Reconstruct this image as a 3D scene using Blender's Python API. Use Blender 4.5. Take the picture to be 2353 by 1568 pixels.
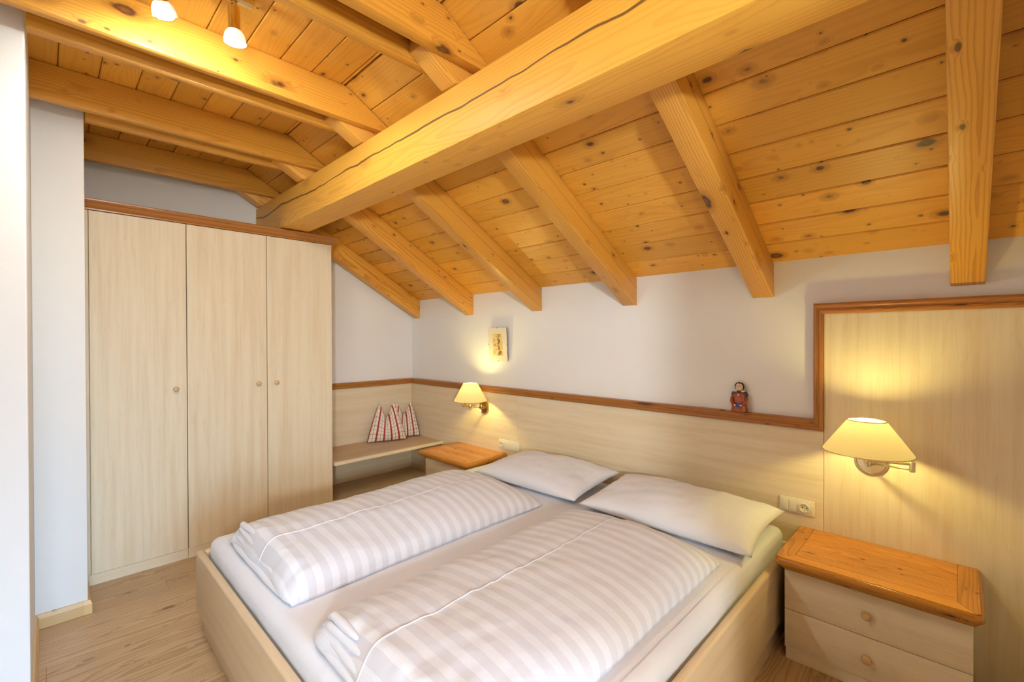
import bpy, bmesh, math, random
from mathutils import Vector, Matrix, noise as mnoise
random.seed(7)
S = bpy.context.scene
for o in list(bpy.data.objects): bpy.data.objects.remove(o)
COL = S.collection
V = Vector
PI = math.pi

# ------------------------------------------------------------------ camera, world, light, exposure
H = 1.50
yaw, pit, rol, FPX = -.7961, -.0055, .0039, 1048.4
a = -yaw
fwd = V((-math.cos(a), math.sin(a), 0)); rgt = V((fwd.y, -fwd.x, 0)); up = V((0, 0, 1))
B = Matrix((rgt, up, fwd))
cp, sp, cr, sr = math.cos(pit), math.sin(pit), math.cos(rol), math.sin(rol)
Pm = Matrix(((1, 0, 0), (0, cp, -sp), (0, sp, cp))); Rm = Matrix(((cr, -sr, 0), (sr, cr, 0), (0, 0, 1)))
M = Rm @ Pm @ B
cam = bpy.data.cameras.new('camera'); co = bpy.data.objects.new('camera', cam); COL.objects.link(co)
co.matrix_world = Matrix.Translation((0, 0, H)) @ Matrix((M[0], M[1], -M[2])).transposed().to_4x4()
cam.sensor_fit = 'HORIZONTAL'; cam.sensor_width = 36; cam.lens = 36 * FPX / 2353; cam.clip_start = .02
S.camera = co

vs = S.view_settings
S.display_settings.display_device = 'sRGB'
vs.view_transform = 'Standard'; vs.look = 'None'; vs.gamma = 1; vs.use_curve_mapping = False
vs.exposure = 0.36
S.cycles.use_denoising = True
S.cycles.max_bounces = 8; S.cycles.diffuse_bounces = 4; S.cycles.glossy_bounces = 2; S.cycles.transmission_bounces = 4; S.cycles.transparent_max_bounces = 4
S.cycles.use_adaptive_sampling = True; S.cycles.adaptive_threshold = .045; S.cycles.adaptive_min_samples = 16
S.cycles.sample_clamp_indirect = 6

SKY = 20.0                      # overcast daylight seen through the window
LAMP_E = 310.0                 # bulbs of the two bedside lamps
SPOT_E = 520.0                 # bulbs of the ceiling spots
FILL_E = 340.0                 # added fill globe out of view behind the camera
WARM = (1.0, .84, .27)
SPOTC = (.96, 1.03, 1.0)
FILL_C = (.94, 1.02, 1.02)
W = bpy.data.worlds.new('world'); S.world = W; W.use_nodes = True
nt = W.node_tree; nt.nodes.clear()
out = nt.nodes.new('ShaderNodeOutputWorld'); bg = nt.nodes.new('ShaderNodeBackground')
tc = nt.nodes.new('ShaderNodeTexCoord'); sx = nt.nodes.new('ShaderNodeSeparateXYZ')
rp = nt.nodes.new('ShaderNodeValToRGB')
mr = nt.nodes.new('ShaderNodeMapRange'); mr.inputs[1].default_value = -1; mr.inputs[2].default_value = 1
nt.links.new(tc.outputs['Generated'], sx.inputs[0]); nt.links.new(sx.outputs[2], mr.inputs[0]); nt.links.new(mr.outputs[0], rp.inputs[0])
e = rp.color_ramp.elements
e[0].position = .47; e[0].color = (.08, .09, .09, 1); e[1].position = .52; e[1].color = (.50, .84, 1.18, 1)
x = rp.color_ramp.elements.new(.8); x.color = (.46, .80, 1.25, 1)
nt.links.new(rp.outputs[0], bg.inputs[0]); bg.inputs[1].default_value = SKY; nt.links.new(bg.outputs[0], out.inputs[0])
# portal in the window opening (helps the sampler, gives no light of its own)
WX, WY0, WY1, WZ0, WZ1 = 3.00, -.80, 1.25, .10, 2.20
pl = bpy.data.lights.new('window_portal', 'AREA'); pl.shape = 'RECTANGLE'; pl.size = WZ1 - WZ0; pl.size_y = WY1 - WY0
pl.cycles.is_portal = True
po = bpy.data.objects.new('window_portal', pl); COL.objects.link(po)
po.location = (WX + .08, (WY0 + WY1) / 2, (WZ0 + WZ1) / 2); po.rotation_euler = (0, PI / 2, 0)

# ------------------------------------------------------------------ node helpers / materials
class G:
    def __init__(s, name):
        s.m = bpy.data.materials.new(name); s.m.use_nodes = True; s.t = s.m.node_tree; s.t.nodes.clear()
        s.out = s.n('ShaderNodeOutputMaterial')
    def n(s, t, **k):
        q = s.t.nodes.new(t)
        for a, b in k.items(): setattr(q, a, b)
        return q
    def put(s, inp, v):
        if isinstance(v, bpy.types.NodeSocket): s.t.links.new(v, inp)
        elif isinstance(v, (tuple, list)) and inp.type == 'RGBA' and len(v) == 3: inp.default_value = (*v, 1)
        else: inp.default_value = v
    def f(s, op, a, b=0.0, c=None, clamp=False):
        q = s.n('ShaderNodeMath', operation=op, use_clamp=clamp); s.put(q.inputs[0], a); s.put(q.inputs[1], b)
        if c is not None: s.put(q.inputs[2], c)
        return q.outputs[0]
    def vm(s, op, a, b=(0, 0, 0)):
        q = s.n('ShaderNodeVectorMath', operation=op); s.put(q.inputs[0], a); s.put(q.inputs[1], b); return q.outputs[0]
    def xyz(s, v):
        q = s.n('ShaderNodeSeparateXYZ'); s.put(q.inputs[0], v); return q.outputs
    def comb(s, x, y, z):
        q = s.n('ShaderNodeCombineXYZ'); s.put(q.inputs[0], x); s.put(q.inputs[1], y); s.put(q.inputs[2], z); return q.outputs[0]
    def noise(s, v, scale=1, detail=2, rough=.5):
        q = s.n('ShaderNodeTexNoise'); s.put(q.inputs['Vector'], v); q.inputs['Scale'].default_value = scale
        q.inputs['Detail'].default_value = detail; q.inputs['Roughness'].default_value = rough; return q.outputs[0]
    def mix(s, fac, a, b, mode='MIX'):
        q = s.n('ShaderNodeMix', data_type='RGBA', blend_type=mode); s.put(q.inputs[0], fac); s.put(q.inputs[6], a); s.put(q.inputs[7], b); return q.outputs[2]
    def step(s, x, lo, hi, a=0., b=1.):
        q = s.n('ShaderNodeMapRange', interpolation_type='SMOOTHSTEP'); s.put(q.inputs[0], x)
        s.put(q.inputs[1], lo); s.put(q.inputs[2], hi); q.inputs[3].default_value = a; q.inputs[4].default_value = b; return q.outputs[0]
    def obj(s): return s.n('ShaderNodeTexCoord').outputs['Object']
    def uv(s): return s.n('ShaderNodeTexCoord').outputs['UV']
    def rand(s): return s.n('ShaderNodeObjectInfo').outputs['Random']
    def bump(s, h, strength=.2, dist=.002):
        q = s.n('ShaderNodeBump'); q.inputs['Strength'].default_value = strength; q.inputs['Distance'].default_value = dist
        s.put(q.inputs['Height'], h); return q.outputs[0]
    def bsdf(s, col, rough=.5, metal=0., normal=None, coat=0., spec=.5, **k):
        q = s.n('ShaderNodeBsdfPrincipled'); s.put(q.inputs['Base Color'], col); s.put(q.inputs['Roughness'], rough)
        q.inputs['Metallic'].default_value = metal; q.inputs['Coat Weight'].default_value = coat
        q.inputs['Specular IOR Level'].default_value = spec
        if normal is not None: s.put(q.inputs['Normal'], normal)
        for kk, vv in k.items(): s.put(q.inputs[kk.replace('_', ' ')], vv)
        s.t.links.new(q.outputs[0], s.out.inputs[0]); return q

def pine(name, light, dark, knot, freq=95, amt=.55, kscale=(5.5, 8.5, 8.5), kthr=.50, ksize=.20, rough=.42, crack=None, pith=.06, streak=.12, tone=.18):
    g = G(name); q = g.obj(); r = g.rand()
    ro = g.comb(g.f('MULTIPLY', r, 61.7), g.f('MULTIPLY', r, 23.1), g.f('MULTIPLY', r, 37.3))
    r2 = g.f('FRACT', g.f('MULTIPLY', r, 17.31)); r3 = g.f('FRACT', g.f('MULTIPLY', r, 91.7))
    # knots
    def knots(scale, off, thr, base, size):
        vo = g.n('ShaderNodeTexVoronoi'); g.put(vo.inputs['Vector'], g.vm('ADD', g.vm('ADD', g.vm('MULTIPLY', q, scale), ro), off)); vo.inputs['Scale'].default_value = 1
        d = vo.outputs['Distance']; c = g.n('ShaderNodeSeparateColor'); g.put(c.inputs[0], vo.outputs['Color'])
        pres = g.f('GREATER_THAN', c.outputs[1], thr)
        rk = g.f('ADD', base, g.f('MULTIPLY', g.f('POWER', c.outputs[0], 3.), size))
        dn = g.f('ADD', d, g.f('MULTIPLY', g.f('SUBTRACT', g.noise(q, 45, 2), .5), .09))
        km = g.f('MULTIPLY', pres, g.step(dn, g.f('MULTIPLY', rk, .55), rk, 1., 0.))
        halo = g.f('MULTIPLY', pres, g.step(dn, rk, g.f('ADD', g.f('MULTIPLY', rk, 1.3), .13), 1., 0.))
        core = g.step(dn, 0., g.f('MULTIPLY', rk, .6), .35, 0.)
        return km, halo, core
    km, halo, core = knots(kscale, (0, 0, 0), kthr, .06, ksize)
    k2 = tuple(v * m_ for v, m_ in zip(kscale, (2.6, 2.1, 2.1)))
    km2, halo2, core2 = knots(k2, (7.7, 3.1, 5.9), .5 + kthr * .5, .10, .12)
    km = g.f('MAXIMUM', km, g.f('MULTIPLY', km2, .85)); halo = g.f('MAXIMUM', halo, g.f('MULTIPLY', halo2, .5))
    # growth rings round a wandering pith
    qs = g.xyz(q)
    w1 = g.noise(g.vm('ADD', g.vm('MULTIPLY', q, (1.0, 5.0, 5.0)), ro), 1, 2)
    w2 = g.noise(g.vm('ADD', g.vm('MULTIPLY', q, (6.0, 30.0, 30.0)), ro), 1, 2)
    wig = g.f('ADD', g.f('MULTIPLY', g.f('SUBTRACT', w1, .5), .10), g.f('MULTIPLY', g.f('SUBTRACT', w2, .5), .008))
    yy = g.f('ADD', g.f('ADD', qs[1], g.f('MULTIPLY', g.f('SUBTRACT', r2, .5), .14)), wig)
    zz = g.f('ADD', g.f('ADD', qs[2], pith), g.f('ADD', g.f('MULTIPLY', r3, .05), wig))
    rad = g.f('SQRT', g.f('ADD', g.f('MULTIPLY', yy, yy), g.f('MULTIPLY', zz, zz)))
    rad = g.f('ADD', rad, g.f('MULTIPLY', halo, .018))
    ph = g.f('FRACT', g.f('MULTIPLY', rad, freq))
    ring = g.f('MULTIPLY', g.step(ph, .35, .9), g.step(ph, .93, 1., 1., 0.))
    fine = g.noise(g.vm('ADD', g.vm('MULTIPLY', q, (3.0, 160.0, 160.0)), ro), 1, 2)
    big = g.noise(g.vm('ADD', g.vm('MULTIPLY', q, (.9, 9.0, 9.0)), ro), 1, 2)
    t = g.f('ADD', g.f('MULTIPLY', ring, amt), g.f('ADD', g.f('MULTIPLY', g.f('SUBTRACT', fine, .5), streak * 2), g.f('MULTIPLY', g.f('SUBTRACT', big, .5), .7)), clamp=True)
    col = g.mix(t, light, dark)
    col = g.mix(g.f('MULTIPLY', halo, .45), col, tuple(.62 * a + .38 * b for a, b in zip(dark, knot)))
    col = g.mix(km, col, g.mix(core, knot, dark))
    hs = g.n('ShaderNodeHueSaturation'); g.put(hs.inputs['Value'], g.f('ADD', 1 - tone * .55, g.f('MULTIPLY', r2, tone))); g.put(hs.inputs['Color'], col)
    hs.inputs['Hue'].default_value = .5; col = hs.outputs[0]
    h = g.f('MULTIPLY', fine, .5)
    if crack is not None:
        cn = g.noise(g.comb(g.f('MULTIPLY', qs[0], 1.6), 3.3, r), 1, 3)
        cz = g.f('ADD', crack[0], g.f('MULTIPLY', g.f('SUBTRACT', cn, .5), crack[1]))
        cw = g.f('MULTIPLY', g.noise(g.comb(g.f('MULTIPLY', qs[0], 2.3), 7.7, r), 1, 2), crack[2])
        cm = g.step(g.f('ABSOLUTE', g.f('SUBTRACT', qs[2], cz)), g.f('MULTIPLY', cw, .35), cw, 1., 0.)
        col = g.mix(g.f('MULTIPLY', cm, .85), col, (.07, .025, .008)); h = g.f('SUBTRACT', h, g.f('MULTIPLY', cm, 4))
    g.bsdf(col, rough, normal=g.bump(h, .35, .0012), coat=.06, Coat_Roughness=.3)
    return g.m

def laminate(name, c1, c2, axis='z', rough=.45):
    g = G(name); q = g.obj(); r = g.rand(); s = {'x': 0, 'y': 1, 'z': 2}[axis]
    ro = g.comb(g.f('MULTIPLY', r, 31.7), g.f('MULTIPLY', r, 13.1), g.f('MULTIPLY', r, 57.3))
    k = [26., 26., 26.]; k[s] = 1.1; k2 = [190., 190., 190.]; k2[s] = 6; k3 = [7., 7., 7.]; k3[s] = .55
    n1 = g.noise(g.vm('ADD', g.vm('MULTIPLY', q, tuple(k)), ro), 1, 3)
    n2 = g.noise(g.vm('ADD', g.vm('MULTIPLY', q, tuple(k2)), ro), 1, 1)
    n3 = g.noise(g.vm('ADD', g.vm('MULTIPLY', q, tuple(k3)), ro), 1, 3)
    ln = g.step(g.f('ABSOLUTE', g.f('SUBTRACT', g.f('FRACT', g.f('MULTIPLY', n3, 9)), .5)), .0, .07, 1., 0.)
    t = g.f('ADD', g.f('MULTIPLY', n1, .75), g.f('ADD', g.f('MULTIPLY', n2, .28), g.f('MULTIPLY', ln, .09)))
    t = g.step(t, .30, .85)
    g.bsdf(g.mix(t, c1, c2), rough, normal=g.bump(n2, .08, .0006))
    return g.m

def plain(name, col, rough=.5, metal=0., var=.04, scale=40, bump=0., **k):
    g = G(name); q = g.obj(); n = g.noise(q, scale, 3)
    c = g.mix(n, tuple(x * (1 - var) for x in col), tuple(min(1, x * (1 + var)) for x in col))
    g.bsdf(c, rough, metal, normal=g.bump(n, bump, .001) if bump else None, **k); return g.m

LI = (.79, .385, .050); DK = (.52, .195, .019); KN = (.105, .036, .012)
M_board = pine('pine_ceiling_board', LI, DK, KN, freq=80, amt=.24, ksize=.22, kthr=.30, kscale=(6.5, 9.5, 9.5), tone=.24, streak=.16)
M_rafter = pine('pine_rafter', (.81, .40, .060), (.55, .205, .022), KN, freq=80, amt=.62, kscale=(4, 9, 9), kthr=.55, crack=(.012, .05, .004))
M_beam = pine('pine_purlin', (.86, .45, .062), (.64, .265, .028), KN, freq=75, amt=.42, kscale=(3.5, 7, 7), kthr=.5, crack=(.03, .13, .015), ksize=.16, rough=.55)
M_collar = pine('pine_collar', (.80, .395, .055), (.55, .21, .022), KN, freq=85, amt=.45, kscale=(3.6, 8, 8), kthr=.45)
M_red = pine('pine_trim_stained', (.43, .165, .032), (.23, .072, .012), (.09, .03, .01), freq=150, amt=.6, kscale=(3.0, 14, 14), kthr=.6, rough=.32, streak=.2)
M_top = pine('pine_nightstand_top', (.64, .265, .032), (.38, .125, .012), (.08, .025, .008), freq=140, amt=.55, kscale=(6, 14, 14), kthr=.48, rough=.26, streak=.3, tone=.42)
M_skirt = pine('pine_skirting', (.70, .47, .22), (.58, .36, .15), (.3, .14, .05), freq=200, amt=.35, kthr=.95, rough=.4)
M_floor = pine('larch_laminate_floor', (.57, .395, .225), (.36, .215, .10), (.17, .085, .04), freq=100, amt=.72, kscale=(3.2, 8, 8), kthr=.62, rough=.38, streak=.35, pith=.09)
ASH1 = (.81, .69, .50); ASH2 = (.71, .555, .355)
M_ashz = laminate('ash_laminate_vertical', ASH1, ASH2, 'z')
M_ashx = laminate('ash_laminate_along_x', ASH1, ASH2, 'x')
M_ashy = laminate('ash_laminate_along_y', ASH1, ASH2, 'y')
M_bedx = laminate('maple_bed_along_x', (.74, .585, .39), (.66, .49, .295), 'x', .38)
M_bedy = laminate('maple_bed_along_y', (.74, .585, .39), (.66, .49, .295), 'y', .38)
M_benchtop = laminate('beech_bench_top', (.60, .43, .27), (.52, .35, .20), 'y', .35)
M_knob = plain('turned_knob_wood', (.66, .43, .20), .3, coat=.3)
M_wall = plain('white_plaster', (.87, .85, .83), .85, var=.012, scale=9)
M_dark = plain('dark_gap', (.05, .035, .02), .8)
M_brass = plain('polished_brass', (.83, .60, .22), .16, 1., var=.02)
M_steel = plain('satin_brass', (.80, .68, .42), .27, 1., var=.02)
M_plastic = plain('cream_plastic', (.80, .74, .60), .35, var=.01)
M_black = plain('black_recess', (.02, .018, .015), .5)

def linen(name, stripes):
    g = G(name); q = g.obj(); s = g.xyz(q)
    wv = g.f('ADD', g.noise(g.vm('MULTIPLY', q, (900, 900, 900)), 1, 1), 0)
    
    if stripes:
        y = g.f('ADD', s[1], g.f('MULTIPLY', g.f('SUBTRACT', g.noise(q, 5, 2), .5), .012))
        p = g.f('FRACT', g.f('MULTIPLY', y, 1 / .064))
        band = g.f('MULTIPLY', g.step(p, .02, .07), g.step(p, .50, .55, 1., 0.))
        finel = g.f('MULTIPLY', band, g.step(g.f('SINE', g.f('MULTIPLY', p, 2 * PI * 11)), .55, .95))
        t = g.f('SUBTRACT', band, g.f('MULTIPLY', finel, .35), clamp=True)
        col = g.mix(t, (.69, .695, .78), (.80, .815, .90))  # satin sheen of the stripes is put into the colour as lighter bands
        rough = g.f('SUBTRACT', .75, g.f('MULTIPLY', t, .2))
    else: col, rough = g.mix(wv, (.765, .775, .855), (.81, .82, .895)), .8
    fold = g.noise(g.vm('MULTIPLY', q, (22, 11, 22)), 1, 3)
    g.bsdf(col, rough, normal=g.bump(fold, .35, .008), Sheen_Weight=.15); return g.m
M_duvet = linen('striped_satin_cotton', True)
M_sheet = linen('white_cotton', False)

def plaid():
    g = G('red_plaid_linen'); s = g.xyz(g.uv())
    def band(c, per, off, w, soft=.006):
        d = g.f('ABSOLUTE', g.f('SUBTRACT', g.f('FRACT', g.f('ADD', g.f('DIVIDE', c, per), off)), .5))
        return g.step(d, w - soft, w + soft, 1., 0.)
    u, v = s[0], s[1]
    col = (.86, .79, .66)
    c = g.mix(g.f('MULTIPLY', band(u, .20, .30, .085), .35), col, (.82, .60, .30))
    c = g.mix(g.f('MULTIPLY', band(v, .225, .50, .085), .5), c, (.60, .17, .16))
    c = g.mix(g.f('MULTIPLY', band(v, .225, .0, .022), .7), c, (.10, .10, .09))
    c = g.mix(g.f('MULTIPLY', band(u, .20, .0, .025), .9), c, (.05, .055, .05))
    c = g.mix(g.f('MULTIPLY', band(u, .20, .50, .125), .97), c, (.36, .012, .022))
    g.bsdf(c, .8, normal=g.bump(g.noise(g.obj(), 300, 2), .15, .001), Sheen_Weight=.2); return g.m
M_plaid = plaid()

def shade_mat():
    g = G('parchment_lampshade'); q = g.obj(); n = g.noise(g.vm('MULTIPLY', q, (240, 240, 30)), 1, 2)
    c = g.mix(n, (.97, .91, .74), (.98, .93, .79))
    d = g.n('ShaderNodeBsdfDiffuse'); g.put(d.inputs[0], c); t = g.n('ShaderNodeBsdfTranslucent'); g.put(t.inputs[0], c)
    m = g.n('ShaderNodeMixShader'); m.inputs[0].default_value = .80
    g.t.links.new(d.outputs[0], m.inputs[1]); g.t.links.new(t.outputs[0], m.inputs[2]); g.t.links.new(m.outputs[0], g.out.inputs[0]); return g.m
M_shade = shade_mat()
def frosted():
    g = G('frosted_glass_cup'); q = g.obj(); c = g.mix(g.noise(q, 30, 2), (.90, .88, .84), (.95, .93, .9))
    d = g.n('ShaderNodeBsdfDiffuse'); g.put(d.inputs[0], c); t = g.n('ShaderNodeBsdfTranslucent'); g.put(t.inputs[0], c)
    m = g.n('ShaderNodeMixShader'); m.inputs[0].default_value = .2
    g.t.links.new(d.outputs[0], m.inputs[1]); g.t.links.new(t.outputs[0], m.inputs[2]); g.t.links.new(m.outputs[0], g.out.inputs[0]); return g.m
M_frost = frosted()
def emit(name, col, s):
    g = G(name); q = g.n('ShaderNodeEmission'); g.put(q.inputs[0], col); q.inputs[1].default_value = s
    g.t.links.new(q.outputs[0], g.out.inputs[0]); return g.m
M_bulb = emit('warm_bulb', WARM, LAMP_E); M_spot = emit('warm_spot_bulb', SPOTC, SPOT_E); M_fill = emit('fill_glow', FILL_C, FILL_E)
def pane_mat():
    g = G('window_glass'); t = g.n('ShaderNodeBsdfTransparent'); gl = g.n('ShaderNodeBsdfGlossy'); gl.inputs[1].default_value = .02
    f = g.n('ShaderNodeFresnel'); f.inputs[0].default_value = 1.45; m = g.n('ShaderNodeMixShader')
    g.t.links.new(f.outputs[0], m.inputs[0]); g.t.links.new(t.outputs[0], m.inputs[1]); g.t.links.new(gl.outputs[0], m.inputs[2]); g.t.links.new(m.outputs[0], g.out.inputs[0]); return g.m
M_pane = pane_mat()

# ------------------------------------------------------------------ geometry helpers
def empty(name, loc, label, cat, group=None):
    o = bpy.data.objects.new(name, None); o.location = loc; COL.objects.link(o); o.empty_display_size = .05
    o['label'] = label; o['category'] = cat
    if group: o['group'] = group
    return o
def tag(o, label, cat, group=None):
    o['label'] = label; o['category'] = cat
    if group: o['group'] = group
    return o
def struct(o): o['kind'] = 'structure'; return o
def wm(o):
    m = Matrix.Translation(o.location) @ o.rotation_euler.to_matrix().to_4x4()
    return wm(o.parent) @ m if o.parent else m
def link(name, bm, mat, parent=None, frame=None, smooth=False):
    """bm holds world coordinates; frame is the object's own frame (origin and grain axes)"""
    bm.normal_update()
    if frame is None:
        lo = [min(v.co[i] for v in bm.verts) for i in range(3)]; hi = [max(v.co[i] for v in bm.verts) for i in range(3)]
        frame = Matrix.Translation([(p + q) / 2 for p, q in zip(lo, hi)])
    bm.transform(frame.inverted())
    me = bpy.data.meshes.new(name); bm.to_mesh(me); bm.free()
    if smooth:
        for p in me.polygons: p.use_smooth = True
        if smooth is not True: me.set_sharp_from_angle(angle=math.radians(smooth))
    me.materials.append(mat)
    o = bpy.data.objects.new(name, me); COL.objects.link(o)
    if parent: o.parent = parent; L = wm(parent).inverted() @ frame
    else: L = frame
    o.location = L.to_translation(); o.rotation_euler = L.to_euler()
    return o
def bm_box(x0, x1, y0, y1, z0, z1, bev=0., seg=2, bm=None, edges=None):
    b = bmesh.new(); r = bmesh.ops.create_cube(b, size=1)
    for v in b.verts: v.co = V(((x0 + x1) / 2 + v.co.x * (x1 - x0), (y0 + y1) / 2 + v.co.y * (y1 - y0), (z0 + z1) / 2 + v.co.z * (z1 - z0)))
    if bev:
        es = [e for e in b.edges if edges is None or edges((e.verts[0].co + e.verts[1].co) / 2)]
        bmesh.ops.bevel(b, geom=es, offset=bev, segments=seg, affect='EDGES', profile=.5)
    if bm is None: return b
    join(bm, b); return bm
def join(bm, b):
    m = bpy.data.meshes.new('tmp'); b.to_mesh(m); b.free(); bm.from_mesh(m); bpy.data.meshes.remove(m)
def box(name, x0, x1, y0, y1, z0, z1, mat, parent=None, bev=.0, seg=2, **k):
    return link(name, bm_box(x0, x1, y0, y1, z0, z1, bev, seg, **k), mat, parent, smooth=35 if bev else False)
def bm_prism(poly, fn, t0, t1, bev=0., seg=2):
    """poly: 2D points; fn(p,t) -> world point"""
    b = bmesh.new(); n = len(poly)
    A = [b.verts.new(fn(p, t0)) for p in poly]; C = [b.verts.new(fn(p, t1)) for p in poly]
    b.faces.new(A[::-1]); b.faces.new(C)
    for i in range(n): b.faces.new((A[i], A[(i + 1) % n], C[(i + 1) % n], C[i]))
    bmesh.ops.recalc_face_normals(b, faces=b.faces)
    if bev: bmesh.ops.bevel(b, geom=list(b.edges), offset=bev, segments=seg, affect='EDGES', profile=.5)
    return b
def bm_lathe(prof, c, axis=V((0, 0, 1)), n=24, caps=True):
    b = bmesh.new(); ax = axis.normalized(); q = ax.to_track_quat('Z', 'Y').to_matrix(); rings = []
    for r, h in prof:
        rings.append([b.verts.new(c + q @ V((r * math.cos(2 * PI * i / n), r * math.sin(2 * PI * i / n), h))) for i in range(n)])
    for A, C in zip(rings, rings[1:]):
        for i in range(n): b.faces.new((A[i], A[(i + 1) % n], C[(i + 1) % n], C[i]))
    if caps: b.faces.new(rings[0][::-1]); b.faces.new(rings[-1])
    bmesh.ops.remove_doubles(b, verts=b.verts, dist=1e-6)
    bmesh.ops.recalc_face_normals(b, faces=b.faces)
    return b
def bm_tube(p, r, n=10, bm=None):
    """tube along points p"""
    b = bmesh.new(); rings = []
    for i, c in enumerate(p):
        d = (p[min(i + 1, len(p) - 1)] - p[max(i - 1, 0)]).normalized(); q = d.to_track_quat('Z', 'Y').to_matrix()
        rr = r(i / (len(p) - 1)) if callable(r) else r
        rings.append([b.verts.new(c + q @ V((rr * math.cos(2 * PI * k / n), rr * math.sin(2 * PI * k / n), 0))) for k in range(n)])
    for A, C in zip(rings, rings[1:]):
        for i in range(n): b.faces.new((A[i], A[(i + 1) % n], C[(i + 1) % n], C[i]))
    b.faces.new(rings[0][::-1]); b.faces.new(rings[-1]); bmesh.ops.recalc_face_normals(b, faces=b.faces)
    if bm is None: return b
    join(bm, b); return bm
def bm_ball(c, r, sq=(1, 1, 1), sub=2):
    b = bmesh.new(); bmesh.ops.create_icosphere(b, subdivisions=sub, radius=r)
    for v in b.verts: v.co = V((v.co.x * sq[0], v.co.y * sq[1], v.co.z * sq[2])) + c
    return b
def axes(o, xa, ya, za): # frame with given axes
    m = Matrix((xa, ya, za)).transposed().to_4x4(); m.translation = o; return m

# ------------------------------------------------------------------ key measures
XG, YW, YP = -4.334, 2.842, 2.812        # gable wall, headboard wall, face of its panelling
TAN = .5737; ZB0, ZR0 = 1.915, 1.7245    # board plane and rafter underside at the headboard wall
ZC, ZCB = 2.88, 2.70                     # flat ceiling, underside of collars
YF = 1.15                                # fold between flat and slope
zb = lambda y: ZB0 + TAN * (YW - y)
zr = lambda y: ZR0 + TAN * (YW - y)
ang = math.atan(TAN); SX = V((0, -math.cos(ang), math.sin(ang))); SN = V((0, math.sin(ang), math.cos(ang)))  # up the slope / out of it
RX = [-4.2692, -3.3984, -2.5445, -1.6870, -.8438, -.0269, .80]; RW = .109
RX[0] = -4.285

# ------------------------------------------------------------------ room shell
fl = struct(box('floor', -4.6, 3.15, -2.6, 3.0, -.12, -.012, plain('underlay', (.22, .14, .075), .7)))
PW = .193; x = -4.34; k = 0
while x < 3.0:
    off = (-.02 + (k * .607) % 1.3); y = -2.45 - off + .17
    while y < 2.84:
        y0, y1 = max(y, -2.45), min(y + 1.3, 2.84)
        if y1 - y0 > .02 and not (x < -3.45 and y1 < -.1):
            c = V((x + PW / 2, (y0 + y1) / 2, -.006))
            b = bm_box(x + .0004, min(x + PW, 3.0) - .0004, y0 + .0003, y1 - .0003, -.012, 0, .0012, 1)
            link('plank', b, M_floor, fl, axes(c, V((0, 1, 0)), V((-1, 0, 0)), V((0, 0, 1))))
        y += 1.3
    x += PW; k += 1
gp = [(-2.5, -.02), (YW, -.02), (YW, zb(YW)), (YF, zb(YF)), (-2.5, ZC + .0)]
struct(link('wall_gable', bm_prism([(y, z) for y, z in gp], lambda p, t: V((t, p[0], p[1])), XG - .12, XG), M_wall))
struct(box('wall_headboard', XG - .12, 3.12, YW, YW + .12, -.02, zb(YW) + .03, M_wall))
struct(box('wall_back', XG, 3.12, -2.57, -2.45, -.02, ZC + .05, M_wall))
bw = bmesh.new()
for q in ((-2.57, WY0, -.02, ZC + .05), (WY1, YW, -.02, ZC + .05), (WY0, WY1, -.02, WZ0), (WY0, WY1, WZ1, ZC + .05)):
    bm_box(WX, WX + .12, q[0], q[1], q[2], q[3], bm=bw)
struct(link('wall_right', bw, M_wall))
struct(box('wall_partition', .34, .46, .72, YW, -.0, 2.88, M_wall))
struct(box('fill_blocker', .86, .96, -2.45, -.84, 0, ZC, M_wall))  # added out of view to keep the fill globe's light off the left wall
wl = bm_box(XG, -2.60, -2.45, -.05, 0, ZC, .006, 2)
struct(link('wall_left', wl, M_wall))
struct(box('wall_pier', XG, -3.42, -.05, .153, 0, ZC, M_wall, bev=.005))
# skirting on the left wall return and the pier
sk = [(0, 0), (.016, 0), (.016, .052), (.008, .072), (0, .073)]
def skirt(name, p0, p1, nrm, m0=0, m1=0):
    d = (p1 - p0).normalized()
    b = bmesh.new(); A = [b.verts.new(p0 + nrm * p[0] + d * (m0 * p[0]) + V((0, 0, p[1]))) for p in sk]; C = [b.verts.new(p1 + nrm * p[0] + d * (m1 * p[0]) + V((0, 0, p[1]))) for p in sk]
    b.faces.new(A[::-1]); b.faces.new(C)
    for i in range(5): b.faces.new((A[i], A[(i + 1) % 5], C[(i + 1) % 5], C[i]))
    bmesh.ops.recalc_face_normals(b, faces=b.faces)
    c = (p0 + p1) / 2 + V((0, 0, .036)); return struct(link(name, b, M_skirt, None, axes(c, d, V((0, 0, 1)).cross(d), V((0, 0, 1)))))
skirt('baseboard_return', V((-2.60, -.05, 0)), V((-3.42, -.05, 0)), V((0, 1, 0)), 0, -1)
skirt('baseboard_pier', V((-3.42, -.05, 0)), V((-3.42, .137, 0)), V((1, 0, 0)), 1, 0)
skirt('baseboard_corner', V((-3.42, .137, 0)), V((-3.42, .153, 0)), V((1, 0, 0)), 0, 1)
skirt('baseboard_side', V((-3.42, .153, 0)), V((-3.77, .153, 0)), V((0, 1, 0)), -1, 0)

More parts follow.
